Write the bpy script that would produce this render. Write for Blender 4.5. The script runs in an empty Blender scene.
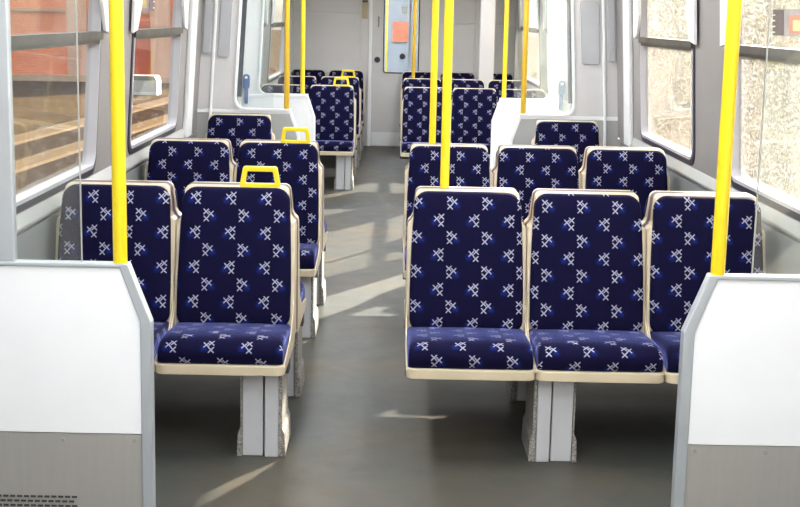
import bpy, bmesh, math, random
from mathutils import Vector, Matrix
PI = math.pi
scene = bpy.context.scene
COL = scene.collection
random.seed(7)

# ------------------------------------------------------------------ camera
cam_d = bpy.data.cameras.new('camera')
cam = bpy.data.objects.new('camera', cam_d)
COL.objects.link(cam)
cam_d.sensor_width = 36.0
cam_d.lens = 36.0 * 1325.44 / 800.0
PIT, YAW, ROL = 0.1769, 0.0058, 0.0207
F = Vector((math.sin(YAW) * math.cos(PIT), math.cos(YAW) * math.cos(PIT), -math.sin(PIT)))
R = Vector((math.cos(YAW), -math.sin(YAW), 0))
U = R.cross(F)
R2 = R * math.cos(ROL) + U * math.sin(ROL)
U2 = -R * math.sin(ROL) + U * math.cos(ROL)
M = Matrix((R2, U2, -F)).transposed().to_4x4()
M.translation = Vector((0, 0, 1.58))
cam.matrix_world = M
cam_d.clip_start = 0.05
cam_d.clip_end = 500
scene.camera = cam

# ------------------------------------------------------------------ light
SUN_EL = math.radians(25)
SUN_TO = Vector((0.50 * math.cos(SUN_EL), 0.866 * math.cos(SUN_EL), math.sin(SUN_EL)))
scene.view_settings.view_transform = 'Standard'
scene.view_settings.look = 'None'
scene.view_settings.gamma = 1.0
scene.view_settings.exposure = 0.0
w = bpy.data.worlds.new('world')
scene.world = w
w.use_nodes = True
nt = w.node_tree
bg = nt.nodes['Background']
sky = nt.nodes.new('ShaderNodeTexSky')
sky.sky_type = 'NISHITA'
sky.sun_disc = False
sky.sun_elevation = SUN_EL
sky.sun_rotation = math.atan2(SUN_TO.x, SUN_TO.y)
sky.dust_density = 4.0
sky.air_density = 1.5
hs = nt.nodes.new('ShaderNodeHueSaturation')
hs.inputs['Saturation'].default_value = 0.35
nt.links.new(sky.outputs[0], hs.inputs['Color'])
nt.links.new(hs.outputs[0], bg.inputs[0])
bg.inputs[1].default_value = 0.65
sun_d = bpy.data.lights.new('sun', 'SUN')
sun_d.energy = 55.0
sun_d.color = (1.0, 0.93, 0.80)
sun_d.angle = math.radians(0.6)
sun = bpy.data.objects.new('sun', sun_d)
COL.objects.link(sun)
sun.rotation_euler = SUN_TO.to_track_quat('Z', 'Y').to_euler()
LAMP = 31.0          # strength of the diffusers of the ceiling lamps


# ------------------------------------------------------------------ materials
def new_mat(name):
    m = bpy.data.materials.new(name)
    m.use_nodes = True
    return m, m.node_tree, m.node_tree.nodes['Principled BSDF']


def mat(name, col, rough=0.5, metal=0.0, var=0.06, scale=9.0, bump=0.0, bscale=120.0, coat=0.0, stretch=None, spec=0.5):
    m, t, b = new_mat(name)
    b.inputs['Roughness'].default_value = rough
    b.inputs['Metallic'].default_value = metal
    b.inputs['Coat Weight'].default_value = coat
    b.inputs['Specular IOR Level'].default_value = spec
    tc = t.nodes.new('ShaderNodeTexCoord')
    src = tc.outputs['Object']
    if stretch:
        mp = t.nodes.new('ShaderNodeMapping')
        mp.inputs['Scale'].default_value = stretch
        t.links.new(src, mp.inputs[0])
        src = mp.outputs[0]
    n = t.nodes.new('ShaderNodeTexNoise')
    n.inputs['Scale'].default_value = scale
    n.inputs['Detail'].default_value = 4
    t.links.new(src, n.inputs['Vector'])
    r = t.nodes.new('ShaderNodeMapRange')
    r.inputs['From Min'].default_value = 0.25
    r.inputs['From Max'].default_value = 0.75
    r.inputs['To Min'].default_value = 1 - var
    r.inputs['To Max'].default_value = 1 + var
    t.links.new(n.outputs['Fac'], r.inputs['Value'])
    mx = t.nodes.new('ShaderNodeVectorMath')
    mx.operation = 'SCALE'
    mx.inputs[0].default_value = col
    t.links.new(r.outputs[0], mx.inputs['Scale'])
    t.links.new(mx.outputs[0], b.inputs['Base Color'])
    if bump:
        n2 = t.nodes.new('ShaderNodeTexNoise')
        n2.inputs['Scale'].default_value = bscale
        n2.inputs['Detail'].default_value = 2
        t.links.new(src, n2.inputs['Vector'])
        bp = t.nodes.new('ShaderNodeBump')
        bp.inputs['Strength'].default_value = bump
        bp.inputs['Distance'].default_value = 0.003
        t.links.new(n2.outputs['Fac'], bp.inputs['Height'])
        t.links.new(bp.outputs[0], b.inputs['Normal'])
    return m


class NT:
    """tiny helper for math-node graphs"""
    def __init__(s, t):
        s.t = t

    def m(s, op, a, b=None, c=None, clamp=False):
        n = s.t.nodes.new('ShaderNodeMath')
        n.operation = op
        n.use_clamp = clamp
        for i, v in enumerate((a, b, c)):
            if v is None:
                continue
            if isinstance(v, (int, float)):
                n.inputs[i].default_value = v
            else:
                s.t.links.new(v, n.inputs[i])
        return n.outputs[0]

    def step(s, v, edge, soft):
        n = s.t.nodes.new('ShaderNodeMapRange')
        n.interpolation_type = 'SMOOTHSTEP'
        s.t.links.new(v, n.inputs['Value'])
        n.inputs['From Min'].default_value = edge - soft
        n.inputs['From Max'].default_value = edge + soft
        n.inputs['To Min'].default_value = 1
        n.inputs['To Max'].default_value = 0
        return n.outputs[0]

    def mix(s, f, a, b):
        n = s.t.nodes.new('ShaderNodeMix')
        n.data_type = 'RGBA'
        if isinstance(f, (int, float)):
            n.inputs[0].default_value = f
        else:
            s.t.links.new(f, n.inputs[0])
        for i, v in ((6, a), (7, b)):
            if isinstance(v, tuple):
                n.inputs[i].default_value = (*v, 1)
            else:
                s.t.links.new(v, n.inputs[i])
        return n.outputs[2]

    def noise(s, vec, scale, detail=3, rough=0.5):
        n = s.t.nodes.new('ShaderNodeTexNoise')
        n.inputs['Scale'].default_value = scale
        n.inputs['Detail'].default_value = detail
        n.inputs['Roughness'].default_value = rough
        if vec is not None:
            s.t.links.new(vec, n.inputs['Vector'])
        return n.outputs['Fac']


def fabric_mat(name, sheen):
    m, t, b = new_mat(name)
    g = NT(t)
    uv = t.nodes.new('ShaderNodeUVMap')
    uv.uv_map = 'UVMap'
    sp = t.nodes.new('ShaderNodeSeparateXYZ')
    t.links.new(uv.outputs[0], sp.inputs[0])
    PX, PY = 0.134, 0.064
    oi = t.nodes.new('ShaderNodeObjectInfo')      # the cloth is cut differently for every seat
    rnd = oi.outputs['Random']
    v = g.m('DIVIDE', g.m('ADD', sp.outputs[1], g.m('ADD', g.m('MULTIPLY', rnd, 0.128), 0.02)), PY)
    row = g.m('FLOOR', v)
    par = g.m('PINGPONG', row, 1.0)
    u = g.m('ADD', g.m('ADD', g.m('ADD', sp.outputs[0], g.m('FRACT', g.m('MULTIPLY', rnd, 7.3))), 10.072), g.m('MULTIPLY', par, -0.36 * PX))
    x = g.m('MULTIPLY', g.m('SUBTRACT', g.m('FRACT', g.m('DIVIDE', u, PX)), 0.5), PX)
    x = g.m('MULTIPLY', x, g.m('SUBTRACT', 1.0, g.m('MULTIPLY', par, 2.0)))
    y = g.m('MULTIPLY', g.m('SUBTRACT', g.m('FRACT', v), 0.5), PY)

    def cross(cx, cy, L, wd, soft=0.0008):
        ax = g.m('ABSOLUTE', g.m('SUBTRACT', x, cx))
        ay = g.m('ABSOLUTE', g.m('SUBTRACT', y, cy))
        d = g.m('ABSOLUTE', g.m('SUBTRACT', ax, ay))
        return g.m('MULTIPLY', g.step(d, wd, soft), g.step(g.m('MAXIMUM', ax, ay), L, soft))
    k = 1.12
    white = g.m('MAXIMUM', g.m('MAXIMUM', cross(.0075 * k, .0105 * k, .0106, .0030),
                               cross(-.0085 * k, .0035 * k, .0106, .0030)), cross(.0065 * k, -.0130 * k, .0106, .0030))
    r2 = g.m('SQRT', g.m('ADD', g.m('POWER', g.m('ADD', x, .019), 2.0), g.m('POWER', g.m('ADD', y, .010), 2.0)))
    blue = g.m('MULTIPLY', g.step(r2, 0.011, 0.010), 0.40)
    blue = g.m('MAXIMUM', blue, g.m('MULTIPLY', cross(-.018, -.008, .010, .0028), 0.7))
    fine = g.noise(uv.outputs[0], 900, 2)
    base = g.mix(g.m('MULTIPLY', fine, 0.8), (0.0022, 0.0018, 0.013), (0.0055, 0.0045, 0.034))
    c = g.mix(blue, base, (0.007, 0.020, 0.17))
    c = g.mix(g.m('MULTIPLY', white, 0.9), c, (0.31, 0.31, 0.42))
    t.links.new(c, b.inputs['Base Color'])
    b.inputs['Roughness'].default_value = 0.85
    b.inputs['Specular IOR Level'].default_value = 0.08
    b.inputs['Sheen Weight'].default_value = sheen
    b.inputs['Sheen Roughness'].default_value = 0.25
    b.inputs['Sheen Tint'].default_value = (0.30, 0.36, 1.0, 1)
    bp = t.nodes.new('ShaderNodeBump')
    bp.inputs['Strength'].default_value = 0.25
    bp.inputs['Distance'].default_value = 0.002
    t.links.new(fine, bp.inputs['Height'])
    t.links.new(bp.outputs[0], b.inputs['Normal'])
    return m


def floor_mat():
    m, t, b = new_mat('speckled_vinyl')
    g = NT(t)
    tc = t.nodes.new('ShaderNodeTexCoord')
    o = tc.outputs['Object']
    sp = g.noise(o, 220, 2, 0.7)
    big = g.noise(o, 1.6, 4, 0.6)
    mid = g.noise(o, 7, 5, 0.7)
    c = g.mix(g.m('MULTIPLY', g.m('SUBTRACT', big, 0.38), 3.0, clamp=True), (0.050, 0.055, 0.052), (0.078, 0.062, 0.042))
    c = g.mix(g.m('MULTIPLY', g.m('SUBTRACT', sp, 0.45), 3.0, clamp=True), c, (0.095, 0.090, 0.078))
    c = g.mix(g.m('MULTIPLY', g.m('SUBTRACT', mid, 0.55), 2.0, clamp=True), c, (0.060, 0.053, 0.043))
    t.links.new(c, b.inputs['Base Color'])
    b.inputs['Specular IOR Level'].default_value = 0.12
    rr = g.m('ADD', g.m('MULTIPLY', mid, 0.25), 0.36)
    t.links.new(rr, b.inputs['Roughness'])
    return m


def glass_mat(name, tint=(1, 1, 1), film=0.05, wet=False, refl=1.0):
    m, t, b = new_mat(name)
    t.nodes.remove(b)
    g = NT(t)
    out = t.nodes['Material Output']
    tr = t.nodes.new('ShaderNodeBsdfTransparent')
    tr.inputs[0].default_value = (*tint, 1)
    gl = t.nodes.new('ShaderNodeBsdfGlossy')
    gl.inputs['Roughness'].default_value = 0.03
    df = t.nodes.new('ShaderNodeBsdfDiffuse')
    df.inputs[0].default_value = (0.8, 0.8, 0.76, 1)
    tl = t.nodes.new('ShaderNodeBsdfTranslucent')
    tl.inputs[0].default_value = (0.85, 0.84, 0.78, 1)
    ds = t.nodes.new('ShaderNodeMixShader')
    ds.inputs[0].default_value = 0.7
    t.links.new(df.outputs[0], ds.inputs[1])
    t.links.new(tl.outputs[0], ds.inputs[2])
    tc = t.nodes.new('ShaderNodeTexCoord')
    mp = t.nodes.new('ShaderNodeMapping')
    mp.inputs['Scale'].default_value = (1, 1, 0.25 if not wet else 0.6)
    t.links.new(tc.outputs['Object'], mp.inputs[0])
    if wet:
        n1 = g.noise(mp.outputs[0], 130, 2, 0.6)
        n2 = g.noise(mp.outputs[0], 9, 4, 0.6)
        f = g.m('MULTIPLY', g.m('SUBTRACT', n1, 0.52), 5.0, clamp=True)
        f = g.m('ADD', g.m('MULTIPLY', f, 0.50), g.m('MULTIPLY', n2, film), clamp=True)
        dk = g.m('MULTIPLY', g.m('SUBTRACT', 0.44, n1), 7.0, clamp=True)
        c = g.mix(dk, tint, (0.45, 0.42, 0.36))
        t.links.new(c, tr.inputs[0])
    else:
        n2 = g.noise(mp.outputs[0], 6, 4, 0.6)
        f = g.m('MULTIPLY', n2, film * 2, clamp=True)
    m1 = t.nodes.new('ShaderNodeMixShader')
    t.links.new(f, m1.inputs[0])
    t.links.new(tr.outputs[0], m1.inputs[1])
    t.links.new(ds.outputs[0], m1.inputs[2])
    fr = t.nodes.new('ShaderNodeLayerWeight')
    fr.inputs['Blend'].default_value = 0.25
    ff = g.m('ADD', g.m('MULTIPLY', fr.outputs['Fresnel'], 0.5 * refl), 0.02 * refl)
    m2 = t.nodes.new('ShaderNodeMixShader')
    t.links.new(ff, m2.inputs[0])
    t.links.new(m1.outputs[0], m2.inputs[1])
    t.links.new(gl.outputs[0], m2.inputs[2])
    t.links.new(m2.outputs[0], out.inputs[0])
    return m


def emit_mat(name, col, s):
    m, t, b = new_mat(name)
    b.inputs['Base Color'].default_value = (*col, 1)
    b.inputs['Emission Color'].default_value = (*col, 1)
    b.inputs['Emission Strength'].default_value = s
    return m


MT = dict(
    fabric=fabric_mat('moquette', 0.06),
    fabric_lit=fabric_mat('moquette_lit_sheen', 0.9),  # same cloth, sheen raised to put the lamplit blue highlight on cushion tops
    cream=mat('cream_plastic', (0.56, 0.475, 0.34), 0.38, var=0.07, coat=0.15),
    yellow=mat('yellow_enamel', (0.80, 0.60, 0.008), 0.28, var=0.03, coat=0.5),
    amber=mat('aged_amber_enamel', (0.58, 0.36, 0.012), 0.3, var=0.05, coat=0.4),
    white=mat('white_laminate', (0.83, 0.845, 0.86), 0.35, var=0.015, coat=0.2),
    white2=mat('white_moulding', (0.74, 0.75, 0.75), 0.4, var=0.03),
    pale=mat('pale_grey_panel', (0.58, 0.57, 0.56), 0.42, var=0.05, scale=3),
    wall=mat('wall_paint', (0.19, 0.20, 0.205), 0.5, var=0.05, scale=3),
    pillar=mat('grey_brown_pillar', (0.25, 0.235, 0.225), 0.4, var=0.04, scale=5),
    tablet=mat('silver_grey_tablet', (0.44, 0.45, 0.47), 0.35, var=0.05, scale=4, metal=0.3),
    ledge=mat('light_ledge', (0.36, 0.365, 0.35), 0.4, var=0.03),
    steel=mat('brushed_steel', (0.52, 0.505, 0.48), 0.42, metal=0.6, var=0.03, stretch=(40, 40, 2), scale=2),
    alu=mat('aluminium_trim', (0.56, 0.60, 0.64), 0.38, metal=0.6, var=0.04),
    legp=mat('grey_pedestal_panel', (0.50, 0.51, 0.54), 0.45, var=0.05, metal=0.1),
    rubber=mat('black_rubber', (0.018, 0.015, 0.03), 0.5, var=0.1),
    lilac=mat('lilac_grey_window_frame', (0.46, 0.45, 0.48), 0.35, var=0.03),
    plum=mat('plum_grey_rear_shade', (0.13, 0.095, 0.10), 0.45),
    seal=mat('door_seal', (0.035, 0.045, 0.07), 0.4),
    dark=mat('dark_underside', (0.05, 0.05, 0.05), 0.6),
    transom=mat('dirty_transom', (0.085, 0.075, 0.062), 0.45, var=0.35, scale=14, metal=0.4),
    glass=glass_mat('window_glass', (0.97, 0.97, 0.95), 0.004, refl=.5),
    wet=glass_mat('wet_window_glass', (0.98, 0.97, 0.94), 0.10, wet=True),
    screen=glass_mat('screen_glass', (0.95, 0.975, 0.97), 0.03, refl=0.8),
    doorglass=glass_mat('door_glass', (0.32, 0.38, 0.50), 0.06),
    endglass=glass_mat('end_door_glass', (0.80, 0.84, 0.88), 0.05),
    blue=mat('blue_plastic', (0.07, 0.12, 0.30), 0.35),
    greyblue=mat('grey_blue_plastic', (0.22, 0.28, 0.38), 0.35),
    floor=floor_mat(),
    ceil=mat('ceiling_paint', (0.78, 0.78, 0.76), 0.5, var=0.02),
    diff=emit_mat('lamp_diffuser', (0.97, 0.98, 1.0), LAMP),
    black=mat('black_print', (0.02, 0.02, 0.025), 0.4),
    beige=mat('beige_plaque', (0.42, 0.35, 0.22), 0.5),
    paper=mat('white_paper', (0.85, 0.85, 0.85), 0.6),
)


def speckle_mat():
    m, t, b = new_mat('speckled_side_carpet')
    g = NT(t)
    tc = t.nodes.new('ShaderNodeTexCoord')
    n = g.noise(tc.outputs['Object'], 150, 2, 0.6)
    c = g.mix(g.m('MULTIPLY', g.m('SUBTRACT', n, 0.42), 5.0, clamp=True), (0.15, 0.14, 0.13), (0.36, 0.34, 0.32))
    t.links.new(c, b.inputs['Base Color'])
    b.inputs['Roughness'].default_value = 0.7
    return m


MT['speckle'] = speckle_mat()


# ------------------------------------------------------------------ mesh helpers
def link(name, me, m=None, parent=None, smooth=False, bevel=0.0, seg=2):
    o = bpy.data.objects.new(name, me)
    COL.objects.link(o)
    if m is not None and not me.materials:
        me.materials.append(m)
    if parent:
        o.parent = parent
    if smooth:
        for p in me.polygons:
            p.use_smooth = True
    if bevel:
        md = o.modifiers.new('bevel', 'BEVEL')
        md.width = bevel
        md.segments = seg
        md.limit_method = 'ANGLE'
        md.angle_limit = math.radians(35)
    return o


def fin(bm, name):
    bmesh.ops.recalc_face_normals(bm, faces=bm.faces)
    me = bpy.data.meshes.new(name)
    bm.to_mesh(me)
    bm.free()
    return me


def box(bm, x0, x1, y0, y1, z0, z1):
    vs = [bm.verts.new((x, y, z)) for x in (x0, x1) for y in (y0, y1) for z in (z0, z1)]
    for f in ((0, 1, 3, 2), (4, 6, 7, 5), (0, 4, 5, 1), (2, 3, 7, 6), (0, 2, 6, 4), (1, 5, 7, 3)):
        bm.faces.new([vs[i] for i in f])
    return vs


def prism(bm, pts, axis, a, b):
    """pts: 2d outline in the plane of the two other axes (xyz order), extruded from a to b"""
    def P(p, h):
        return {'x': (h, p[0], p[1]), 'y': (p[0], h, p[1]), 'z': (p[0], p[1], h)}[axis]
    A = [bm.verts.new(P(p, a)) for p in pts]
    B = [bm.verts.new(P(p, b)) for p in pts]
    n = len(pts)
    bm.faces.new(A)
    bm.faces.new(B[::-1])
    for i in range(n):
        bm.faces.new((A[i], B[i], B[(i + 1) % n], A[(i + 1) % n]))


def ring_prism(bm, outer, inner, axis, a, b):
    def P(p, h):
        return {'x': (h, p[0], p[1]), 'y': (p[0], h, p[1]), 'z': (p[0], p[1], h)}[axis]
    n = len(outer)
    L = [[bm.verts.new(P(p, h)) for p in ps] for ps, h in ((outer, a), (outer, b), (inner, b), (inner, a))]
    for k in range(4):
        q = L[(k + 1) % 4]
        for i in range(n):
            j = (i + 1) % n
            bm.faces.new((L[k][i], L[k][j], q[j], q[i]))


def cyl(bm, p0, p1, r, n=20, r1=None):
    p0, p1 = Vector(p0), Vector(p1)
    d = (p1 - p0).normalized()
    u = d.orthogonal().normalized()
    v = d.cross(u)
    r1 = r if r1 is None else r1
    A = [bm.verts.new(p0 + (u * math.cos(2 * PI * i / n) + v * math.sin(2 * PI * i / n)) * r) for i in range(n)]
    B = [bm.verts.new(p1 + (u * math.cos(2 * PI * i / n) + v * math.sin(2 * PI * i / n)) * r1) for i in range(n)]
    bm.faces.new(A[::-1])
    bm.faces.new(B)
    for i in range(n):
        bm.faces.new((A[i], A[(i + 1) % n], B[(i + 1) % n], B[i]))


def rrect(a0, a1, b0, b1, r, n=6):
    pts = []
    for cx, cy, s in ((a1 - r, b0 + r, -90), (a1 - r, b1 - r, 0), (a0 + r, b1 - r, 90), (a0 + r, b0 + r, 180)):
        for i in range(n + 1):
            t = math.radians(s + 90 * i / n)
            pts.append((cx + r * math.cos(t), cy + r * math.sin(t)))
    return pts


def arc(cx, cy, r, a0, a1, n=5):
    return [(cx + r * math.cos(math.radians(a0 + (a1 - a0) * i / n)), cy + r * math.sin(math.radians(a0 + (a1 - a0) * i / n))) for i in range(n + 1)]


def empty(name, loc, rz=0.0):
    o = bpy.data.objects.new(name, None)
    COL.objects.link(o)
    o.empty_display_size = 0.1
    o.location = loc
    o.rotation_euler = (0, 0, rz)
    return o


def tag(o, label, cat, group=None, kind=None):
    o['label'] = label
    o['category'] = cat
    if group:
        o['group'] = group
    if kind:
        o['kind'] = kind
    return o


def struct(o):
    o['kind'] = 'structure'
    return o


def bmobj(name, m, fn, parent=None, **kw):
    bm = bmesh.new()
    fn(bm)
    return link(name, fin(bm, name), m, parent, **kw)


# ------------------------------------------------------------------ the setting
XL, XR = -1.335, 1.505       # side walls at the height of the window sill
LEAN = 0.06
ZS, ZW, ZC = 0.875, 1.98, 2.15
Y0, YE = -1.6, 16.35


def wx(side, z, off=0.0):
    """x of the inner face of a side wall at height z; off > 0 goes into the room"""
    if side == 'left':
        return XL + LEAN * max(0.0, z - 0.8) + off
    return XR - LEAN * max(0.0, z - 0.8) - off


struct(bmobj('floor', MT['floor'], lambda bm: box(bm, XL - .05, XR + .05, Y0, YE, -0.06, 0.0)))
struct(bmobj('ceiling', MT['ceil'], lambda bm: box(bm, XL - .05, XR + .05, Y0, YE, ZC, ZC + 0.06)))

# bays of the side walls: (y0, y1, hole y0, hole y1)
BAYS = [(-1.6, 1.55, -1.2, 1.1), (1.55, 3.45, 1.85, 3.1), (3.45, 6.2, 3.66, 5.86), (6.2, 8.96, 6.58, 8.05),
        (10.63, 13.45, 11.05, 13.1), (13.45, 16.35, 13.8, 15.7)]
N_R = 7


def wall_side(side):
    bm = bmesh.new()
    for (a, b, h0, h1) in BAYS:
        inner = rrect(h0, h1, ZS, ZW, 0.085, N_R)
        n = len(inner)
        cy, cz = (a + b) / 2, (ZS + ZW) / 2
        outer = []
        # project the hole outline on the bay's rectangle, corner arcs go to the corners
        for (y, z) in inner:
            yy = a if y < h0 + 0.0851 and True else (b if y > h1 - 0.0851 else y)
            zz = 0.8 if z < ZS + 0.0851 else (ZC if z > ZW - 0.0851 else z)
            outer.append((yy, zz))
        # middle of each arc goes to the corner; ends stay level with the edge
        k = N_R + 1
        for c in range(4):
            seg = list(range(c * k, c * k + k))
            for j, i in enumerate(seg):
                y, z = inner[i]
                Y, Z = outer[i]
                vert_first = c in (1, 3)   # arc starts on a vertical side
                first_half = j < k / 2
                if c == 0:   # bottom right: starts at bottom edge -> right edge
                    outer[i] = (y + (b - y) * min(1, 2 * j / (k - 1)), 0.8) if first_half else (b, 0.8 + (z - 0.8) * max(0, 2 * j / (k - 1) - 1))
                elif c == 1:  # top right: right edge -> top edge
                    outer[i] = (b, z + (ZC - z) * min(1, 2 * j / (k - 1))) if first_half else (b + (y - b) * max(0, 2 * j / (k - 1) - 1), ZC)
                elif c == 2:
                    outer[i] = (y + (a - y) * min(1, 2 * j / (k - 1)), ZC) if first_half else (a, ZC + (z - ZC) * max(0, 2 * j / (k - 1) - 1))
                else:
                    outer[i] = (a, z + (0.8 - z) * min(1, 2 * j / (k - 1))) if first_half else (a + (y - a) * max(0, 2 * j / (k - 1) - 1), 0.8)
        L = []
        for ps, off in ((outer, 0), (outer, -0.05), (inner, -0.05), (inner, 0)):
            L.append([bm.verts.new((wx(side, z, off), y, z)) for (y, z) in ps])
        for q in range(4):
            r = L[(q + 1) % 4]
            for i in range(n):
                j = (i + 1) % n
                bm.faces.new((L[q][i], L[q][j], r[j], r[i]))
        x0, x1 = sorted((wx(side, 0), wx(side, 0, -0.05)))
        box(bm, x0, x1, a, b, 0, 0.8)
    # the stretch behind the far vestibule's doors: lower wall, header
    x0, x1 = sorted((wx(side, 0), wx(side, 0, -0.05)))
    me = fin(bm, 'wall_' + side)
    return struct(link('wall_' + side, me, MT['pillar']))


for s in ('left', 'right'):
    wall_side(s)

# lower wall lining (paler grey, stands proud of the wall under the windows) and sill ledge
for s, sg in (('left', 1), ('right', -1)):
    def lining(bm, s=s, sg=sg):
        for (a, b) in ((Y0, 8.76), (10.84, YE)):
            x = wx(s, 0)
            box(bm, *sorted((x, x + sg * 0.012)), a, b, 0.0, 0.79)
    struct(bmobj('baseboard_' + s, MT['wall'], lining))

    def ledge(bm, s=s, sg=sg):
        for (a, b) in ((3.5, 8.5), (10.84, YE)):
            x = wx(s, 0)
            prism(bm, [(x, 0.80), (x + sg * .022, 0.808), (x + sg * .022, 0.818), (x + sg * .004, 0.862), (x, .862)], 'y', a, b)
    struct(bmobj('trim_1' if s == 'left' else 'trim_2', MT['ledge'], ledge, bevel=0.002))


def window(idx, side, h0, h1, wet):
    gm = MT['wet'] if wet else MT['glass']

    def ring(bm, g0, g1, o0, o1):
        a = rrect(h0 + g0, h1 - g0, ZS + g0, ZW - g0, 0.085 - g0 * .5, N_R)
        b = rrect(h0 + g1, h1 - g1, ZS + g1, ZW - g1, max(0.03, 0.085 - g1), N_R)
        n = len(a)
        L = [[bm.verts.new((wx(side, z, o), y, z)) for (y, z) in ps] for ps, o in ((a, o0), (a, o1), (b, o1), (b, o0))]
        for q in range(4):
            r = L[(q + 1) % 4]
            for i in range(n):
                j = (i + 1) % n
                bm.faces.new((L[q][i], L[q][j], r[j], r[i]))
    root = struct(empty('window_%d' % idx, (0, 0, 0)))
    bmobj('window_gasket', MT['rubber'], lambda bm: ring(bm, -0.006, 0.022, -0.045, 0.006), root)
    bmobj('window_frame', MT['lilac'], lambda bm: ring(bm, 0.022, 0.038, -0.045, 0.010), root)
    zt = 1.455

    def slab(bm, z0, z1, g, o0, o1):
        vs = []
        for z in (z0, z1):
            for y in (h0 + g, h1 - g):
                for o in (o0, o1):
                    vs.append(bm.verts.new((wx(side, z, o), y, z)))
        for f in ((0, 1, 3, 2), (4, 6, 7, 5), (0, 4, 5, 1), (2, 3, 7, 6), (0, 2, 6, 4), (1, 5, 7, 3)):
            bm.faces.new([vs[i] for i in f])
    bmobj('transom', MT['transom'], lambda bm: (slab(bm, zt, zt + .035, 0.01, -0.04, 0.018), slab(bm, zt - .016, zt, .01, -0.04, 0.006)), root)
    bmobj('lower_pane', gm, lambda bm: slab(bm, ZS + .03, zt - .012, 0.03, -0.030, -0.026), root)
    bmobj('upper_pane', gm, lambda bm: slab(bm, zt + .03, ZW - .03, 0.03, -0.030, -0.026), root)
    # draught wings of the hopper: white covers with a chamfered foot at both ends of the upper pane
    def wing(bm):
        for y, s in ((h0, 1), (h1, -1)):
            pts = [(y - s * .10, zt + .02), (y + s * .0, zt + .035), (y + s * .085, zt + .16), (y + s * .085, ZW + .05), (y - s * .10, ZW + .05)]
            A = [bm.verts.new((wx(side, z, 0.012), yy, z)) for yy, z in pts]
            B = [bm.verts.new((wx(side, z, 0.028), yy, z)) for yy, z in pts]
            bm.faces.new(A)
            bm.faces.new(B[::-1])
            for i in range(5):
                bm.faces.new((A[i], B[i], B[(i + 1) % 5], A[(i + 1) % 5]))
    bmobj('hopper_cover', MT['white2'], wing, root, bevel=0.003)
    return root


i = 1
for (a, b, h0, h1) in BAYS:
    for s in ('left', 'right'):
        window(i, s, h0, h1, s == 'right')
        i += 1

# vertical light trim strips on the side walls
k = 3
for s, sg in (('left', 1), ('right', -1)):
    for y in (8.42,):
        def strip(bm, s=s, y=y):
            pts = []
            vs = []
            for z in (0.8, ZC):
                for yy in (y - .10, y + .10):
                    for o in (0.0, 0.03):
                        vs.append(bm.verts.new((wx(s, z, o), yy, z)))
            for f in ((0, 1, 3, 2), (4, 6, 7, 5), (0, 4, 5, 1), (2, 3, 7, 6), (0, 2, 6, 4), (1, 5, 7, 3)):
                bm.faces.new([vs[i] for i in f])
        struct(bmobj('trim_%d' % k, MT['white2'], strip, bevel=0.008))
        k += 1

# doors of the far vestibule (set in a little from the walls)
for di, (s, sg) in enumerate((('left', 1), ('right', -1)), 1):
    root = struct(empty('door_%d' % di, (0, 0, 0)))

    def leaf(bm, s=s):
        a, b = 8.97, 10.62
        out = [(a, 0.0), (b, 0.0), (b, ZC), (a, ZC)]
        # four strips around the glass
        def sl(y0, y1, z0, z1, o0=0.05, o1=0.10):
            vs = []
            for z in (z0, z1):
                for y in (y0, y1):
                    for o in (o0, o1):
                        vs.append(bm.verts.new((wx(s, z, o), y, z)))
            for f in ((0, 1, 3, 2), (4, 6, 7, 5), (0, 4, 5, 1), (2, 3, 7, 6), (0, 2, 6, 4), (1, 5, 7, 3)):
                bm.faces.new([vs[i] for i in f])
        sl(a, b, 0.0, 0.85)
        sl(a, b, 1.95, ZC)
        sl(a, a + .10, .85, 1.95)
        sl(b - .05, b, .85, 1.95)
        sl((a + b) / 2 - .03, (a + b) / 2 + .03, .85, 1.95)
    bmobj('door_leaf', MT['white2'], leaf, root)

    def pane(bm, s=s):
        vs = []
        for z in (.85, 1.95):
            for y in (9.09, 10.57):
                for o in (0.07, 0.075):
                    vs.append(bm.verts.new((wx(s, z, o), y, z)))
        for f in ((0, 1, 3, 2), (4, 6, 7, 5), (0, 4, 5, 1), (2, 3, 7, 6), (0, 2, 6, 4), (1, 5, 7, 3)):
            bm.faces.new([vs[i] for i in f])
    bmobj('door_pane', MT['doorglass'] if s == 'left' else MT['screen'], pane, root)

for s, o0, o1 in (('left', .045, .108), ('right', .062, .125)):
    def seal(bm, s=s, o0=o0, o1=o1):
        vs = []
        for z in (.93, ZC):
            for y in (10.54, 10.566):
                for o in (o0, o1):
                    vs.append(bm.verts.new((wx(s, z, o), y, z)))
        for f in ((0, 1, 3, 2), (4, 6, 7, 5), (0, 4, 5, 1), (2, 3, 7, 6), (0, 2, 6, 4), (1, 5, 7, 3)):
            bm.faces.new([vs[i] for i in f])
    bmobj('door_seal', MT['seal'], seal, bpy.data.objects['door_1' if s == 'left' else 'door_2'])

# rear wall behind the camera
struct(bmobj('wall_back', MT['pale'], lambda bm: box(bm, XL - .05, XR + .05, Y0 - .05, Y0, 0, ZC)))

# end wall with its door opening
DX0, DX1 = -0.30, 0.42


def end_wall(bm):
    box(bm, XL - .05, DX0 - .035, YE, YE + .05, 0, ZC)
    box(bm, DX1 + .035, XR + .05, YE, YE + .05, 0, ZC)
    box(bm, DX0 - .035, DX1 + .035, YE, YE + .05, 2.02, ZC)


struct(bmobj('wall_front', MT['pale'], end_wall))
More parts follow.
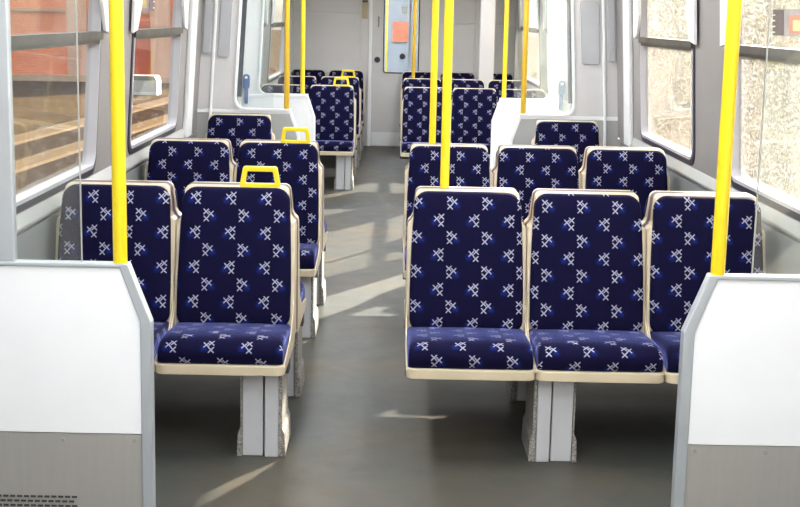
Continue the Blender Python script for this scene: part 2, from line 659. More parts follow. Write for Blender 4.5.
# raised lining panels on the end wall
struct(bmobj('trim_5', MT['pale'], lambda bm: (box(bm, -1.26, -.44, YE - .012, YE, 0.02, 1.60), box(bm, -1.26, -.44, YE - .012, YE, 1.615, 2.12),
                                                 box(bm, .47, .95, YE - .012, YE, .02, 1.50), box(bm, .47, .95, YE - .012, YE, 1.512, 2.12),
                                                 box(bm, .96, 1.44, YE - .012, YE, .02, 1.50), box(bm, .96, 1.44, YE - .012, YE, 1.512, 2.12)), bevel=0.004))
# jambs
struct(bmobj('trim_6', MT['white'], lambda bm: (box(bm, DX0 - .040, DX0, YE - .02, YE + .05, 0, 2.05), box(bm, DX1, DX1 + .035, YE - .02, YE + .05, 0, 2.05)), bevel=0.004))

# end door
door = struct(empty('door_3', (0, 0, 0)))
WX0, WX1, WZ0, WZ1 = -0.155, 0.27, 0.90, 1.92


def dleaf(bm):
    y0, y1 = YE + .005, YE + .04
    inner = rrect(WX0, WX1, WZ0, WZ1, 0.035, 4)
    n = len(inner)
    k = 5
    outer = []
    for i, (x, z) in enumerate(inner):
        c, j = divmod(i, k)
        t = 2 * j / (k - 1)
        if c == 0:
            outer.append((x + (DX1 - x) * min(1, t), 0.0) if t <= 1 else (DX1, z * (t - 1)))
        elif c == 1:
            outer.append((DX1, z + (2.02 - z) * t) if t <= 1 else (DX1 + (x - DX1) * (t - 1), 2.02))
        elif c == 2:
            outer.append((x + (DX0 - x) * t, 2.02) if t <= 1 else (DX0, 2.02 + (z - 2.02) * (t - 1)))
        else:
            outer.append((DX0, z * (1 - t)) if t <= 1 else (DX0 + (x - DX0) * (t - 1), 0.0))
    ring_prism(bm, outer, inner, 'y', y0, y1)


bmobj('door_leaf', MT['pale'], dleaf, door)
bmobj('door_pane', MT['endglass'], lambda bm: box(bm, WX0, WX1, YE + .02, YE + .026, WZ0, WZ1), door)
bmobj('door_pane_gasket', MT['rubber'], lambda bm: ring_prism(bm, rrect(WX0 - .008, WX1 + .008, WZ0 - .008, WZ1 + .008, .04, 4), rrect(WX0 + .006, WX1 - .006, WZ0 + .006, WZ1 - .006, .03, 4), 'y', YE, YE + .006), door)
bmobj('pane_divider', MT['ledge'], lambda bm: box(bm, .150, .172, YE + .008, YE + .035, WZ0, WZ1), door)
bmobj('kick_plate', MT['white2'], lambda bm: box(bm, DX0 + .01, DX1 - .01, YE - .004, YE + .006, 0.01, 0.17), door)


def lock(bm, x, y, z):
    cyl(bm, (x, y, z), (x, y - .02, z), .036, 24)
    cyl(bm, (x, y - .02, z), (x, y - .03, z), .022, 20)


bmobj('door_lock', MT['black'], lambda bm: lock(bm, -0.232, YE + .005, 1.055), door)
bmobj('door_lock', MT['black'], lambda bm: lock(bm, 0.075, YE + .02, 1.10), door)


def script_mark(bm):
    x = -0.222
    for j, (dx, h) in enumerate(((0, .016), (.004, .012), (-.003, .014), (.003, .010), (0, .013), (.002, .010), (-.003, .012))):
        z = 1.575 - j * .0185
        box(bm, x - .008 + dx, x + .008 + dx, YE + .0035, YE + .006, z - h, z)
        box(bm, x - .002, x + .002, YE + .0035, YE + .006, z - .018, z)


bmobj('door_lettering', MT['black'], script_mark, door)
tag(bmobj('notice', MT['paper'], lambda bm: box(bm, .055, .125, YE + .014, YE + .0195, 1.615, 1.70)), 'small square white notice on the glass of the end door', 'notice')
pl = tag(empty('wall_plaque', (0, 0, 0)), 'narrow beige plaque on the end wall left of the door', 'sign')
bmobj('plate', MT['beige'], lambda bm: box(bm, -.425, -.355, YE - .022, YE - .013, 1.545, 1.80), pl)
bmobj('dark_band', MT['dark'], lambda bm: box(bm, -.422, -.358, YE - .024, YE - .022, 1.74, 1.765), pl)
# the vertical post in front of the end wall on the right
tag(bmobj('partition_post', MT['pale'], lambda bm: box(bm, .94, 1.105, 15.15, 15.22, 0, ZC), bevel=.008), 'tall pale grey full-height post standing among the far right seats', 'post')

# the neighbouring carriage seen through the end door
def nxt(bm):
    box(bm, -1.2, 1.2, YE + .3, 19.6, -0.02, 0.0)
    box(bm, -1.2, 1.2, YE + .3, 19.6, 2.2, 2.22)
    box(bm, -1.2, -1.17, YE + .3, 19.6, 0, 2.2)
    box(bm, 1.17, 1.2, YE + .3, 19.6, 0, 2.2)
    box(bm, -1.2, 1.2, 19.6, 19.63, 0, 2.2)


struct(bmobj('wall_far', mat('next_car_lining', (0.36, 0.38, 0.41), .4), nxt))
tag(bmobj('poster', mat('orange_print', (0.85, 0.15, 0.04), .4, var=.5, scale=11), lambda bm: box(bm, -.06, .16, 19.56, 19.58, 1.22, 1.50)), 'orange and red poster seen through the end door glass', 'poster')
nl = tag(empty('ceiling_light', (0, 18, 2.2)), 'lamp on the ceiling of the next carriage beyond the end door', 'lamp')
bmobj('diffuser', emit_mat('next_car_lamp', (0.95, 0.98, 1), 30), lambda bm: box(bm, -.5, .1, -.8, .8, -.04, -.02), nl)
bmobj('housing', MT['white2'], lambda bm: box(bm, -.53, .13, -.83, .83, -.02, 0), nl)

# ceiling lamps (above the picture, they light the carriage)
def lamp_mesh():
    bm = bmesh.new()
    box(bm, -.09, .09, -.62, .62, -.035, -.0)
    return fin(bm, 'diffuser')


LM = lamp_mesh()
bm = bmesh.new()
ring_prism(bm, [(-.11, -.65), (.11, -.65), (.11, .65), (-.11, .65)], [(-.092, -.622), (.092, -.622), (.092, .622), (-.092, .622)], 'z', -.022, 0)
LF = fin(bm, 'frame')
for y in (-0.6, 1.1, 2.8, 4.6, 6.4, 8.2, 10.0, 12.0, 14.2):
    for x in (-.50, .68):
        L = tag(empty('ceiling_light', (x, y, ZC)), 'long strip lamp in the carriage ceiling above the picture', 'lamp', 'ceiling strip lamps')
        link('diffuser', LM, MT['diff'], L)
        link('frame', LF, MT['alu'], L)

# ------------------------------------------------------------------ seats
P = 0.46
AL, AR = -0.372, 0.055


def shell_mesh(rear=False):
    right = [(.229, .35), (.229, .775), (.226, .793), (.214, .806), (.207, .82), (.203, .87)] + arc(.176, .903, .024, 0, 90, 5)[0:]
    out = right + [(-x, z) for x, z in reversed(right)]
    bm = bmesh.new()

    def yf(z):
        return 0.24 * (z - .925)
    prof = [(1.0, 0.0, None), (1.0, None, .030), (.985, None, .043), (.95, None, .050)]
    rings = []
    # front edge slightly rounded
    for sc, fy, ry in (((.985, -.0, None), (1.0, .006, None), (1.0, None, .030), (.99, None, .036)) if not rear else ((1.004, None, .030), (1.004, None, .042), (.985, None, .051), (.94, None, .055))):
        r = []
        for x, z in out:
            zz = .35 + (z - .35) * (1 - (1 - sc) * .35)
            y = yf(zz) + fy if fy is not None else ry
            r.append(bm.verts.new((x * sc, y, zz)))
        rings.append(r)
    n = len(out)
    for a, b in zip(rings, rings[1:]):
        for i in range(n):
            bm.faces.new((a[i], a[(i + 1) % n], b[(i + 1) % n], b[i]))
    bm.faces.new(rings[0][::-1])
    bm.faces.new(rings[-1])
    return fin(bm, 'rear_shade_layer' if rear else 'back_shell')


def fabric_back_mesh():
    right = arc(.178, .445, .038, -90, 0, 4) + [(.217, .55), (.214, .68), (.210, .79), (.207, .82)] + arc(.152, .868, .054, 0, 90, 6)
    out = right + [(-x, z) for x, z in reversed(right)]
    bm = bmesh.new()
    uvl = bm.loops.layers.uv.new('UVMap')
    cz = .67
    rings = []
    n = len(out)
    layers = [(1.0, .004), (1.0, -.016), (.988, -.027), (.96, -.034), (.90, -.038), (.75, -.041), (.5, -.043), (.25, -.044)]
    for sc, off in layers:
        ins = (1 - sc)
        r = []
        for x, z in out:
            zz = cz + (z - cz) * (1 - ins * (.6 if sc > .85 else 1))
            xx = x * sc
            if sc <= .85:
                zz = cz + (z - cz) * sc
            y = 0.24 * (zz - .925) + off
            r.append(bm.verts.new((xx, y, zz)))
        rings.append(r)
    c = bm.verts.new((0, 0.24 * (cz - .925) - .044, cz))
    for a, b in zip(rings, rings[1:]):
        for i in range(n):
            bm.faces.new((a[i], a[(i + 1) % n], b[(i + 1) % n], b[i]))
    for i in range(n):
        bm.faces.new((rings[-1][i], rings[-1][(i + 1) % n], c))
    bmesh.ops.recalc_face_normals(bm, faces=bm.faces)
    for f in bm.faces:
        f.smooth = True
        for l in f.loops:
            l[uvl].uv = (l.vert.co.x, l.vert.co.z)
    me = bpy.data.meshes.new('back_cushion')
    bm.to_mesh(me)
    bm.free()
    return me


def cushion_mesh():
    prof = [(-.490, .352), (-.512, .356), (-.523, .368), (-.527, .385), (-.525, .403), (-.517, .420), (-.502, .433), (-.480, .441), (-.44, .444),
            (-.36, .440), (-.28, .432), (-.20, .424), (-.12, .419), (-.08, .418)]
    st = [(-.222, .030), (-.2205, .018), (-.215, .009), (-.205, .003), (-.185, 0), (-.1, -.002), (0, -.003), (.1, -.002), (.185, 0), (.205, .003), (.215, .009), (.2205, .018), (.222, .030)]
    bm = bmesh.new()
    uvl = bm.loops.layers.uv.new('UVMap')
    info = {}
    rows = []
    for x, d in st:
        r = []
        s = 0
        pr = None
        for (y, z) in prof:
            if pr:
                s += math.hypot(y - pr[0], z - pr[1])
            pr = (y, z)
            zz = z - d * (z - .352) / .09
            yy = y + d * .6 if y < -.47 else y
            v = bm.verts.new((x, yy, zz))
            info[v] = (x, s)
            r.append(v)
        rows.append(r)
    for a, b in zip(rows, rows[1:]):
        for i in range(len(prof) - 1):
            bm.faces.new((a[i], a[i + 1], b[i + 1], b[i]))
    for r, x in ((rows[0], -.222), (rows[-1], .222)):
        e = [bm.verts.new((x, -.49, .352)), bm.verts.new((x, -.08, .352))]
        info[e[0]] = (x, 0)
        info[e[1]] = (x, .5)
        vs = r + [e[1]]
        bm.faces.new(vs)
    bmesh.ops.recalc_face_normals(bm, faces=bm.faces)
    for f in bm.faces:
        f.smooth = len(f.verts) == 4
        for l in f.loops:
            u, v = info[l.vert]
            l[uvl].uv = (u, v + .008)
    me = bpy.data.meshes.new('seat_cushion')
    bm.to_mesh(me)
    bm.free()
    return me


def pan_mesh():
    bm = bmesh.new()
    prism(bm, rrect(-.229, .229, -.537, .0, .035, 5), 'z', .322, .357)
    for s in (-1, 1):
        lip = [(-.525, .35), (-.50, .362), (-.42, .372), (-.30, .384), (-.20, .405), (-.13, .45), (-.10, .50), (-.06, .50), (-.06, .35)]
        prism(bm, lip, 'x', s * .2235, s * .2292)
    return fin(bm, 'seat_pan')


def handle_mesh():
    bm = bmesh.new()
    n = 6
    def tr(w0, w1, z0, z1, r):
        return [(w0 - r, z0)] + arc(w0 - r, z0 + r, r, -90, 0, 3)[1:] + arc(w1 - r, z1 - r, r, 0, 90, n) + arc(-w1 + r, z1 - r, r, 90, 180, n) + arc(-w0 + r, z0 + r, r, 180, 270, 3)
    ring_prism(bm, tr(.078, .067, .920, 1.003, .012), tr(.056, .050, .937, .983, .006), 'y', .000, .024)
    return fin(bm, 'grab_handle')


def ped_mesh_panels(sg):
    """front panels of a pedestal; the speckled plate is on the aisle side (towards sg)"""
    bm = bmesh.new()
    s = sg
    box(bm, *sorted((s * .052, s * .003)), -.462, -.20, .0, .322)
    box(bm, *sorted((s * -.003, s * -.078)), -.450, -.20, .0, .315)
    return fin(bm, 'pedestal_panel')


def ped_mesh_plate(sg):
    bm = bmesh.new()
    s = sg
    for x0, x1, fl in ((.053, .066, .012), (-.079, -.085, -.013)):
        pts = [(s * x0, 0), (s * (x1 + fl), 0), (s * (x1 + fl * .75), .085), (s * x1, .105), (s * x1, .322), (s * x0, .322)]
        prism(bm, pts, 'y', -.458, -.19)
    return fin(bm, 'pedestal_side')


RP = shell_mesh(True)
SH, FB, CU, PA, HA = shell_mesh(), fabric_back_mesh(), cushion_mesh(), pan_mesh(), handle_mesh()
PED = {sg: (ped_mesh_panels(sg), ped_mesh_plate(sg)) for sg in (-1, 1)}
bm = bmesh.new()
box(bm, -.2305, .2305, -.36, -.28, .285, .322)
BEAM = fin(bm, 'support_beam')


def seat(x, y, flip, label, group, handle=False, ped=None):
    root = empty('train_seat', (x, y, 0), PI if flip else 0)
    tag(root, label, 'seat', group)
    link('back_shell', SH, MT['cream'], root, smooth=False, bevel=0.003)
    link('rear_shade_layer', RP, MT['plum'], root)  # rear layer coloured dark for the shadow line behind the shell's top
    link('back_cushion', FB, MT['fabric'], root)
    link('seat_cushion', CU, MT['fabric_lit'], root)
    link('seat_pan', PA, MT['cream'], root, bevel=0.005, seg=3)
    link('support_beam', BEAM, MT['dark'], root)
    if handle:
        link('grab_handle', HA, MT['yellow'], root, bevel=0.004, seg=3).location.x = .088
    if ped:
        sg, dx = ped
        sg *= -1 if flip else 1
        dx *= -1 if flip else 1
        a = link('pedestal', PED[sg][0], MT['legp'], root, bevel=0.003)
        a.location.x = dx
        b = link('pedestal_side', PED[sg][1], MT['speckle'], a, bevel=0.002)
    return root


def row(y, flip, which, desc, grp, n_right=3, skip=(), handle=True):
    """which: names of the places; places: LO LI | RI RM RO"""
    sh = (.045, -.075) if which == ('LO', 'RO') else (0, 0)
    where = {'LO': (AL - P * 1.5 + sh[0], 'against the left window'), 'LI': (AL - P * .5, 'left side of the aisle'),
             'RI': (AR + P * .5, 'right side of the aisle'), 'RM': (AR + P * 1.5, 'middle of the right three'),
             'RO': (AR + P * 2.5 + sh[1], 'against the right window')}
    for k in which:
        x, t = where[k]
        hd = handle and k == 'LI' and not flip
        ped = None
        if k == 'LI':
            ped = (1, .150)
        if which == ('LO', 'RO'):
            ped = (1, .10) if k == 'LO' else (-1, -.10)
        if k == 'RM':
            ped = (-1, -.160)
        lab = desc % t
        if hd:
            lab += ', yellow handle'
        seat(x, y, flip, lab, grp, hd, ped)


ALL = ('LO', 'LI', 'RI', 'RM', 'RO')
row(5.06, False, ALL, 'navy patterned seat in the front row, %s', 'front row seats facing the camera')
row(5.175, True, ALL, 'navy seat back to back behind the front row, %s', 'seats back to back with the front row')
row(6.87, False, ALL, 'navy patterned seat in the second visible row, %s', 'second row seats facing the camera')
row(6.985, True, ALL, 'navy seat back to back behind the second row, %s', 'seats back to back with the second row')
row(8.72, False, ('LO', 'RO'), 'single navy seat before the partition, %s', 'single seats before the partitions')
row(12.58, False, ALL, 'dark seat in first row beyond the vestibule, %s', 'first seat row beyond the vestibule')
row(12.695, True, ('LI',), 'seat back to back behind first row past vestibule, %s', 'seats facing away beyond the vestibule')
row(14.38, False, ALL, 'dark seat in last row but one, %s', 'second last seat row')
row(14.495, True, ('LI',), 'seat facing the end wall in second last block, %s', 'seat facing the end wall')
row(16.18, False, ALL, 'dark seat backing on the end wall, %s', 'seats against the end wall', handle=False)

# ------------------------------------------------------------------ draught screens
# front pair: white laminate above steel, aluminium edge, a pane of glass above
def front_screen(side):
    L = side == 'left'
    y0, y1 = 3.405, 3.435
    s = -1 if L else 1
    xe, xc = (-.631, -.690) if L else (.772, .832)
    xw = (wx('left', 0) + .0) if L else wx('right', 0)
    zt, zc, zm = .930, .775, .467
    root = tag(empty('draught_screen', (0, y0, 0)),
               'large white and steel draught screen at the left of the picture, vent holes low down' if L else
               'large white and steel draught screen at the right edge of the picture', 'partition', None)
    O = lambda pts: [(x, z) for x, z in pts]
    w = .030
    def mk(name, m, pts, a, b, **k):
        o = bmobj(name, m, lambda bm: prism(bm, pts, 'y', a - y0, b - y0), root, **k)
        return o
    xi, xci = xe + s * w, xc + s * .022
    mk('white_panel', MT['white'], [(xi, zm), (xw, zm), (xw, zt - .012), (xci, zt - .012), (xi, zc)], y0 + .002, y1 - .002)
    mk('steel_panel', MT['steel'], [(xi, 0.02), (xw, 0.02), (xw, zm - .003), (xi, zm - .003)], y0 + .004, y1 - .004)
    mk('edge_trim', MT['alu'], [(xe, 0), (xi, 0), (xi, zc), (xci, zt - .012), (xw, zt - .012), (xw, zt), (xc, zt), (xe, zc)], y0 - .004, y1 + .004, bevel=.003)
    def screws(bm):
        for i in range(5):
            x = xi + s * (.02 + .19 * i)
            cyl(bm, (x, .004, zm - .02), (x, -.001, zm - .02), .005, 12)
    bmobj('screw', MT['ledge'], screws, root)
    if L:
        def vents(bm):
            for r in range(6):
                for c in range(12):
                    x = -.845 - c * .0185 - (r % 2) * .008
                    z = .286 - r * .013
                    box(bm, x - .007, x + .007, .0015, .005, z - .0028, z + .0028)
        bmobj('vent_grille', MT['dark'], vents, root)
    # glass above
    xg = -.812 if L else .945
    zg = ZC
    bmobj('glass_pane', MT['screen'], lambda bm: box(bm, *sorted((xg, (-1.0 if L else 1.15))), .012, .018, zt, zg), root)
    bmobj('glass_edge', MT['ledge'], lambda bm: box(bm, *sorted((xg, xg + s * .003)), .0118, .0182, zt, zg), root)
    px = -.985 if L else 1.16
    bmobj('post', MT['alu'], lambda bm: box(bm, *sorted((px, px + s * .042)), .0, .03, zt, ZC), root, bevel=.004)
    bmobj('outer_glass_pane', MT['screen'], lambda bm: box(bm, *sorted((px + s * .042, (wx(side, 1.5)))), .012, .018, zt, ZC), root)
    # pole on top
    xp = -.713 if L else .856
    pole(xp, 3.420, zt, 'thick yellow grab pole on the left foreground screen' if L else 'thick yellow grab pole on the right foreground screen', .0185, lean=0)


def pole(x, y, z0, label, r=.018, lean=0.0, m=None):
    o = bmobj('grab_pole', m or MT['yellow'], lambda bm: (cyl(bm, (0, 0, 0), (lean, 0, ZC - z0), r, 24)), smooth=True)
    o.location = (x, y, z0)
    md = o.modifiers.new('split', 'EDGE_SPLIT')
    tag(o, label, 'pole')
    return o


front_screen('left')
front_screen('right')


def moulded_screen(side, y0, label, xe, xtop, xo, first):
    """white moulded vestibule partition: low panel with chamfer, tall wing at the wall with a rounded opening holding glass"""
    s = -1 if side == 'left' else 1
    y1 = y0 + .035
    zt, zc = .930, .77
    root = tag(empty('vestibule_partition', (0, y0, 0)), label, 'partition')
    L = side == 'left'
    zo = zt + .015
    # low panel
    xw0 = wx(side, 0)
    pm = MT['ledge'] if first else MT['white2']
    bmobj('low_panel', pm, lambda bm: prism(bm, [(xe + s * .02, 0), (xw0, 0), (xw0, zt - .01), (xtop + s * .012, zt - .01), (xe + s * .02, zc)], 'y', .003, .032), root)
    bmobj('edge_trim', MT['white'], lambda bm: prism(bm, [(xe, 0), (xe + s * .02, 0), (xe + s * .02, zc), (xtop + s * .012, zt - .012), (xw0, zt - .012), (xw0, zo), (xtop, zo), (xe, zc)], 'y', 0, .035), root, bevel=.004)
    # tall wing with rounded inner corner
    r = .07
    def wing(bm):
        pts = [(wx(side, zo), zo), (xo - s * r, zo)]
        c = (xo - s * r, zo + r)
        for i in range(1, 7):
            t = math.radians(90 * i / 6)
            pts.append((c[0] + s * r * math.sin(t), c[1] - r * math.cos(t)))
        pts.append((xo - (-s) * 0 - s * LEAN * 0 - s * .06 * (ZC - zo - r), ZC))
        pts.append((wx(side, ZC), ZC))
        prism(bm, pts, 'y', .002, .033)
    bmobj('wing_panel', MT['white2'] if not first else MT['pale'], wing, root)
    # bead round the opening
    def bead(bm):
        c = (xo - s * r, zo + r)
        path = [(xtop, zo + .002), (xo - s * r, zo + .002)]
        for i in range(1, 7):
            t = math.radians(90 * i / 6)
            path.append((c[0] + s * r * math.sin(t), c[1] - r * math.cos(t)))
        path.append((xo - s * .06 * (ZC - zo - r), ZC))
        wv = .014
        A, B = [], []
        for i, p in enumerate(path):
            q0 = Vector(path[max(0, i - 1)])
            q1 = Vector(path[min(len(path) - 1, i + 1)])
            d = (q1 - q0).normalized()
            nrm = Vector((-d.y, d.x))
            A.append(Vector(p) + nrm * wv / 2)
            B.append(Vector(p) - nrm * wv / 2)
        V = [[bm.verts.new((p.x, yy, p.y)) for p in row] for row, yy in ((A, -.010), (B, -.010), (B, .040), (A, .040))]
        for q in range(4):
            a, b = V[q], V[(q + 1) % 4]
            for i in range(len(path) - 1):
                bm.faces.new((a[i], a[i + 1], b[i + 1], b[i]))
    bmobj('opening_trim', MT['white'], bead, root)
    xg = -.82 if L else .945
    bmobj('glass_pane', MT['screen'], lambda bm: box(bm, *sorted((xg, xo - s * .002)), .014, .019, zo, ZC), root)
    if first:
        # bead and two tablets on the wing
        xb = wx(side, 1.2) - s * .085
        def vb(bm):
            for (a, b, yy0, yy1) in ((xb, xb - s * .018, -.012, .004),):
                prism(bm, [(a + s * .03, 0.0), (b + s * .03, 0.0), (b + s * .03, .8), (b - s * .05, ZC), (a - s * .05, ZC), (a + s * .03, .8)], 'y', yy0, yy1)
        bmobj('wing_bead', MT['white'], vb, root, bevel=.004)
        def tablet(x0, x1, z0, z1, dy):
            def f(bm):
                prism(bm, rrect(min(x0, x1), max(x0, x1), z0, z1, .022, 4), 'y', dy, .004)
                for v in bm.verts:
                    v.co.x -= s * LEAN * (v.co.z - 1.3)
            bmobj('wing_tablet', MT['tablet'], f, root, bevel=.004)
        tablet(wx(side, 1.3) - s * .012, xb + s * .016, 1.31, 2.1, -.014)
        tablet(xb - s * .036, xo + s * .035, 1.29, 1.71 if not L else 2.0, -.010)
    return root


def paddle(side, y0, x):
    L = side == 'left'
    def f(bm):
        prism(bm, rrect(x - .026, x + .026, .985, 1.105, .025, 5), 'y', y0 - .035, y0 - .006)
        prism(bm, rrect(x - .014, x + .014, .87, 1.0, .006, 3), 'y', y0 - .03, y0 - .006)
        cyl(bm, (x, y0 - .006, 1.04), (x, y0 + .002, 1.04), .012, 12)
        cyl(bm, (x, y0 - .006, .90), (x, y0 + .002, .90), .010, 12)
    root = tag(empty('door_release_handle', (0, 0, 0)), 'dark blue paddle handle on the white wing left of the aisle' if L else 'grey blue paddle handle on the white wing right of the aisle', 'handle')
    bmobj('paddle', MT['blue'] if L else MT['greyblue'], f, root, bevel=.003)
    bmobj('button', MT['paper'], lambda bm: cyl(bm, (x, y0 - .035, 1.078), (x, y0 - .041, 1.078), .011, 16), root)


Y1P, Y2P = 8.93, 10.66
moulded_screen('left', Y1P, 'pale moulded partition left of the aisle, nearer side of the doorway', -.640, -.700, -1.075, True)
moulded_screen('right', Y1P, 'pale moulded partition right of the aisle, nearer side of the doorway', .775, .835, 1.20, True)
moulded_screen('left', Y2P, 'white moulded partition left of the aisle, farther side of the doorway', -.640, -.700, -1.095, False)
moulded_screen('right', Y2P, 'white moulded partition right of the aisle, farther side of the doorway', .775, .835, 1.235, False)
paddle('left', Y2P, -1.19)
paddle('right', Y2P, 1.325)
pole(-.730, Y1P + .017, .945, 'yellow grab pole on the nearer low partition left of the aisle', m=MT['amber'])
pole(.860, Y1P + .017, .945, 'yellow grab pole on the nearer low partition right of the aisle', m=MT['amber'])
pole(-.745, Y2P + .017, .945, 'yellow grab pole on the farther low partition left of the aisle')
pole(.868, Y2P + .017, .945, 'yellow grab pole on the farther low partition right of the aisle')
pole(.197, 5.117 , .928, 'yellow grab pole rising from the front row seat right of the aisle', .0175)
pole(.197, 6.928 , .928, 'yellow grab pole rising from the second row seat right of the aisle', .0175)
pole(.188, 14.44, .928, 'distant yellow grab pole before the end door window', .0175, m=MT['amber'])
tag(pole(.25, 18.2, 0.0, 'grab pole in the next carriage seen through the end door glass'), 'grab pole in the next carriage seen through the end door glass', 'pole')

pole(-.14, 18.6, 0.0, 'thin yellow pole at the left edge of the end door glass', .016)
# flat coloured patches on the upper panes
def pane_patch(side, y, z, w_, h_, label, cols):
    root = tag(empty('window_sign', (0, 0, 0)), label, 'sign')
    s = 1 if side == 'left' else -1
    def pl(name, m, ya, yb, za, zb, o):
        def f(bm):
            vs = []
            for zz in (za, zb):
                for yy in (ya, yb):
                    for oo in (o, o + .0015):
                        vs.append(bm.verts.new((wx(side, zz, oo), yy, zz)))
            for q in ((0, 1, 3, 2), (4, 6, 7, 5), (0, 4, 5, 1), (2, 3, 7, 6), (0, 2, 6, 4), (1, 5, 7, 3)):
                bm.faces.new([vs[i] for i in q])
        bmobj(name, m, f, root)
    o = -.0258
    pl('backing', cols[0], y, y + w_, z, z + h_, o)
    pl('coloured_field', cols[1], y + w_ * .10, y + w_ * .52, z + h_ * .1, z + h_ * .78, o + .0016)
    pl('bright_spot', cols[2], y + w_ * .2, y + w_ * .40, z + h_ * .2, z + h_ * .6, o + .0032)
    pl('dark_field', cols[3], y + w_ * .68, y + w_, z, z + h_, o + .0016)
    for j in range(4):
        pl('light_mark', MT['paper'], y + w_ * .92, y + w_ * .985, z + h_ * (.1 + .22 * j), z + h_ * (.15 + .22 * j), o + .0034)


def smat(n, c):
    m = mat(n, c, .5, var=.25, scale=20)
    return m


sc = [smat('patch_grey', (.33, .28, .27)), smat('patch_red', (.75, .16, .07)), smat('patch_amber', (.85, .50, .20)), smat('patch_brown', (.09, .04, .035))]
pane_patch('right', 4.84, 1.537, .46, .10, 'small brown and red patch on the upper right window pane', sc)
sc2 = [smat('patch_mauve', (.20, .13, .14)), smat('patch_olive', (.40, .30, .10)), smat('patch_gold', (.50, .38, .12)), smat('patch_plum', (.14, .09, .11))]
pane_patch('left', 6.83, 1.58, .44, .15, 'small dark mauve patch on the second left window upper pane', sc2)

# ------------------------------------------------------------------ outdoors
ground = bmobj('ground', mat('pale_yard', (0.055, 0.035, 0.018), .9, var=.3, scale=.6, spec=0.0), lambda bm: box(bm, -120, 140, -40, 220, -1.1, -1.0))
struct(ground)


def trackbed():
    bm = bmesh.new()
    prism(bm, [(-1.9, -.0), (1.9, 0), (1.5, .14), (-1.5, .14)], 'y', -30, 24)
    return fin(bm, 'ballast')


tr = tag(empty('railway_track', (-6.35, 22, -1.0), math.radians(-3.5)), 'railway track on brown ballast outside the left windows', 'track')
link('ballast', trackbed(), mat('brown_ballast', (.03, .02, .014), .95, spec=0.0, var=.6, scale=6, bump=1, bscale=14), tr)
for x in (-.72, .72):
    bmobj('rail', mat('rail_steel', (.10, .07, .045), .85, spec=0.0), lambda bm, x=x: prism(bm, [(x - .07, .14), (x + .07, .14), (x + .035, .18), (x + .035, .30), (x - .035, .30), (x - .035, .18)], 'y', -30, 24), tr)


def red_building():
    root = tag(empty('red_building', (-15, 49, -1.0), math.radians(4)), 'long orange red brick building beyond the yard through left windows', 'building')
    def body(bm):
        box(bm, -32, 9.5, 0, 10, 0, 11)
    m, t, b = new_mat('red_brick')
    g = NT(t)
    tc = t.nodes.new('ShaderNodeTexCoord')
    br = t.nodes.new('ShaderNodeTexBrick')
    mp = t.nodes.new('ShaderNodeMapping')
    mp.inputs['Rotation'].default_value = (PI / 2, 0, 0)
    t.links.new(tc.outputs['Object'], mp.inputs[0])
    t.links.new(mp.outputs[0], br.inputs[0])
    br.inputs['Color1'].default_value = (.92, .17, .05, 1)
    br.inputs['Color2'].default_value = (.95, .26, .09, 1)
    br.inputs['Mortar'].default_value = (.85, .50, .34, 1)
    br.inputs['Scale'].default_value = 4.0
    t.links.new(br.outputs[0], b.inputs['Base Color'])
    b.inputs['Roughness'].default_value = .9
    bmobj('brick_wall', m, body, root)
    for x in range(-30, 10, 3):
        bmobj('pilaster', mat('pale_brick_%d' % (x + 30), (.72, .42, .30), .9), lambda bm, x=x: box(bm, x, x + .7, -.35, 0.1, 0, 11), root)
    for x in (-.8, 5.2):
        bmobj('doorway', mat('brick_red_door', (.55, .10, .05), .7), lambda bm, x=x: box(bm, x - 1, x + 1.2, -.1, 0.1, 0, 2.2), root)
    bmobj('plinth', mat('pale_plinth', (.55, .36, .24), .9), lambda bm: box(bm, -32, 9.6, -.5, 0, 0, .22), root)
    bmobj('string_course', mat('pale_band', (.62, .36, .24), .9), lambda bm: box(bm, -32, 9.6, -.2, 0, 2.5, 2.62), root)


red_building()
cb = tag(empty('trackside_cabinet', (-7.95, 42, -1.0)), 'pale grey trackside cabinet seen through the second left window', 'cabinet')
bmobj('body', mat('pale_cabinet', (.45, .45, .43), .7), lambda bm: box(bm, -.5, .5, -.4, .4, .1, .46), cb, bevel=.02)
bmobj('lid', mat('cabinet_lid', (.2, .2, .2), .7), lambda bm: prism(bm, [(-.50, .46), (.50, .46), (.42, .60), (-.34, .60)], 'y', -.4, .4), cb)
bmobj('plinth', mat('cabinet_plinth', (.6, .58, .52), .9), lambda bm: box(bm, -.5, .5, -.4, .4, 0, .1), cb)

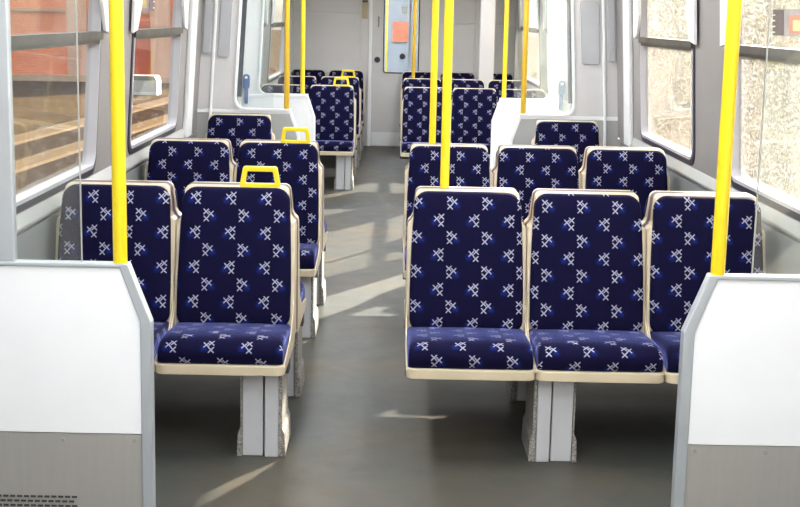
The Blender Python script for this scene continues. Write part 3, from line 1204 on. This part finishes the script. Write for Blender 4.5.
leafm, lt, lb = new_mat('pale_leaf')
lt.nodes.remove(lb)
ld = lt.nodes.new('ShaderNodeBsdfDiffuse')
ld.inputs[0].default_value = (.075, .072, .032, 1)
ltr = lt.nodes.new('ShaderNodeBsdfTranslucent')
ltr.inputs[0].default_value = (.11, .10, .05, 1)
lmx = lt.nodes.new('ShaderNodeMixShader')
lmx.inputs[0].default_value = .5
lt.links.new(ld.outputs[0], lmx.inputs[1])
lt.links.new(ltr.outputs[0], lmx.inputs[2])
lt.links.new(lmx.outputs[0], lt.nodes['Material Output'].inputs[0])
bark = mat('bark', (.20, .15, .10), .9, var=.3)


def tree_meshes(seed, h, rad):
    rnd = random.Random(seed)
    bm = bmesh.new()
    cyl(bm, (0, 0, 0), (.1, 0, h * .45), .16, 10, .10)
    for i in range(5):
        a = rnd.uniform(0, 2 * PI)
        cyl(bm, (.1, 0, h * (.25 + .04 * i)), (math.cos(a) * rad * .6, math.sin(a) * rad * .6, h * rnd.uniform(.55, .85)), .07, 7, .02)
    tk = fin(bm, 'trunk')
    verts, faces = [], []
    blobs = [(Vector((rnd.uniform(-.6, .6) * rad, rnd.uniform(-.6, .6) * rad, h * rnd.uniform(.25, .85))), rad * rnd.uniform(.35, .6)) for _ in range(14)]
    for _ in range(9500):
        c, r = rnd.choice(blobs)
        d = Vector((rnd.gauss(0, 1), rnd.gauss(0, 1), rnd.gauss(0, 1))).normalized()
        p = c + d * r * rnd.uniform(.7, 1.05)
        u = Vector((rnd.gauss(0, 1), rnd.gauss(0, 1), rnd.gauss(0, 1))).normalized()
        v = u.orthogonal().normalized()
        k = rnd.uniform(.03, .075)
        n = len(verts)
        verts += [p + u * k, p + v * k * .5, p - u * k, p - v * k * .5]
        faces.append((n, n + 1, n + 2, n + 3))
    me = bpy.data.meshes.new('foliage')
    me.from_pydata(verts, [], faces)
    return tk, me


TM = [tree_meshes(3, 5.5, 2.3), tree_meshes(8, 4.4, 2.0)]
TR = [(8.3, 39.5, 0, .9, 'nearest the pillar'), (13.8, 47, 1, 1.3, 'behind the others'), (8.6, 47, 0, .9, 'farthest along the line'),
      (6.6, 23.5, 1, .8, 'low one close to the train'), (15.5, 38, 1, 1.3, 'tall one farther out'), (8.8, 31, 0, 1.1, 'in the middle of the near window')]
for i, (x, y, k, s, t) in enumerate(TR):
    root = tag(empty('tree', (x, y, -1.0), i * 1.1), 'sunlit pale tree outside the right windows, ' + t, 'tree', 'trees outside the right windows')
    root.scale = (s, s, s)
    link('trunk', TM[k][0], bark, root)
    link('foliage', TM[k][1], leafm, root)
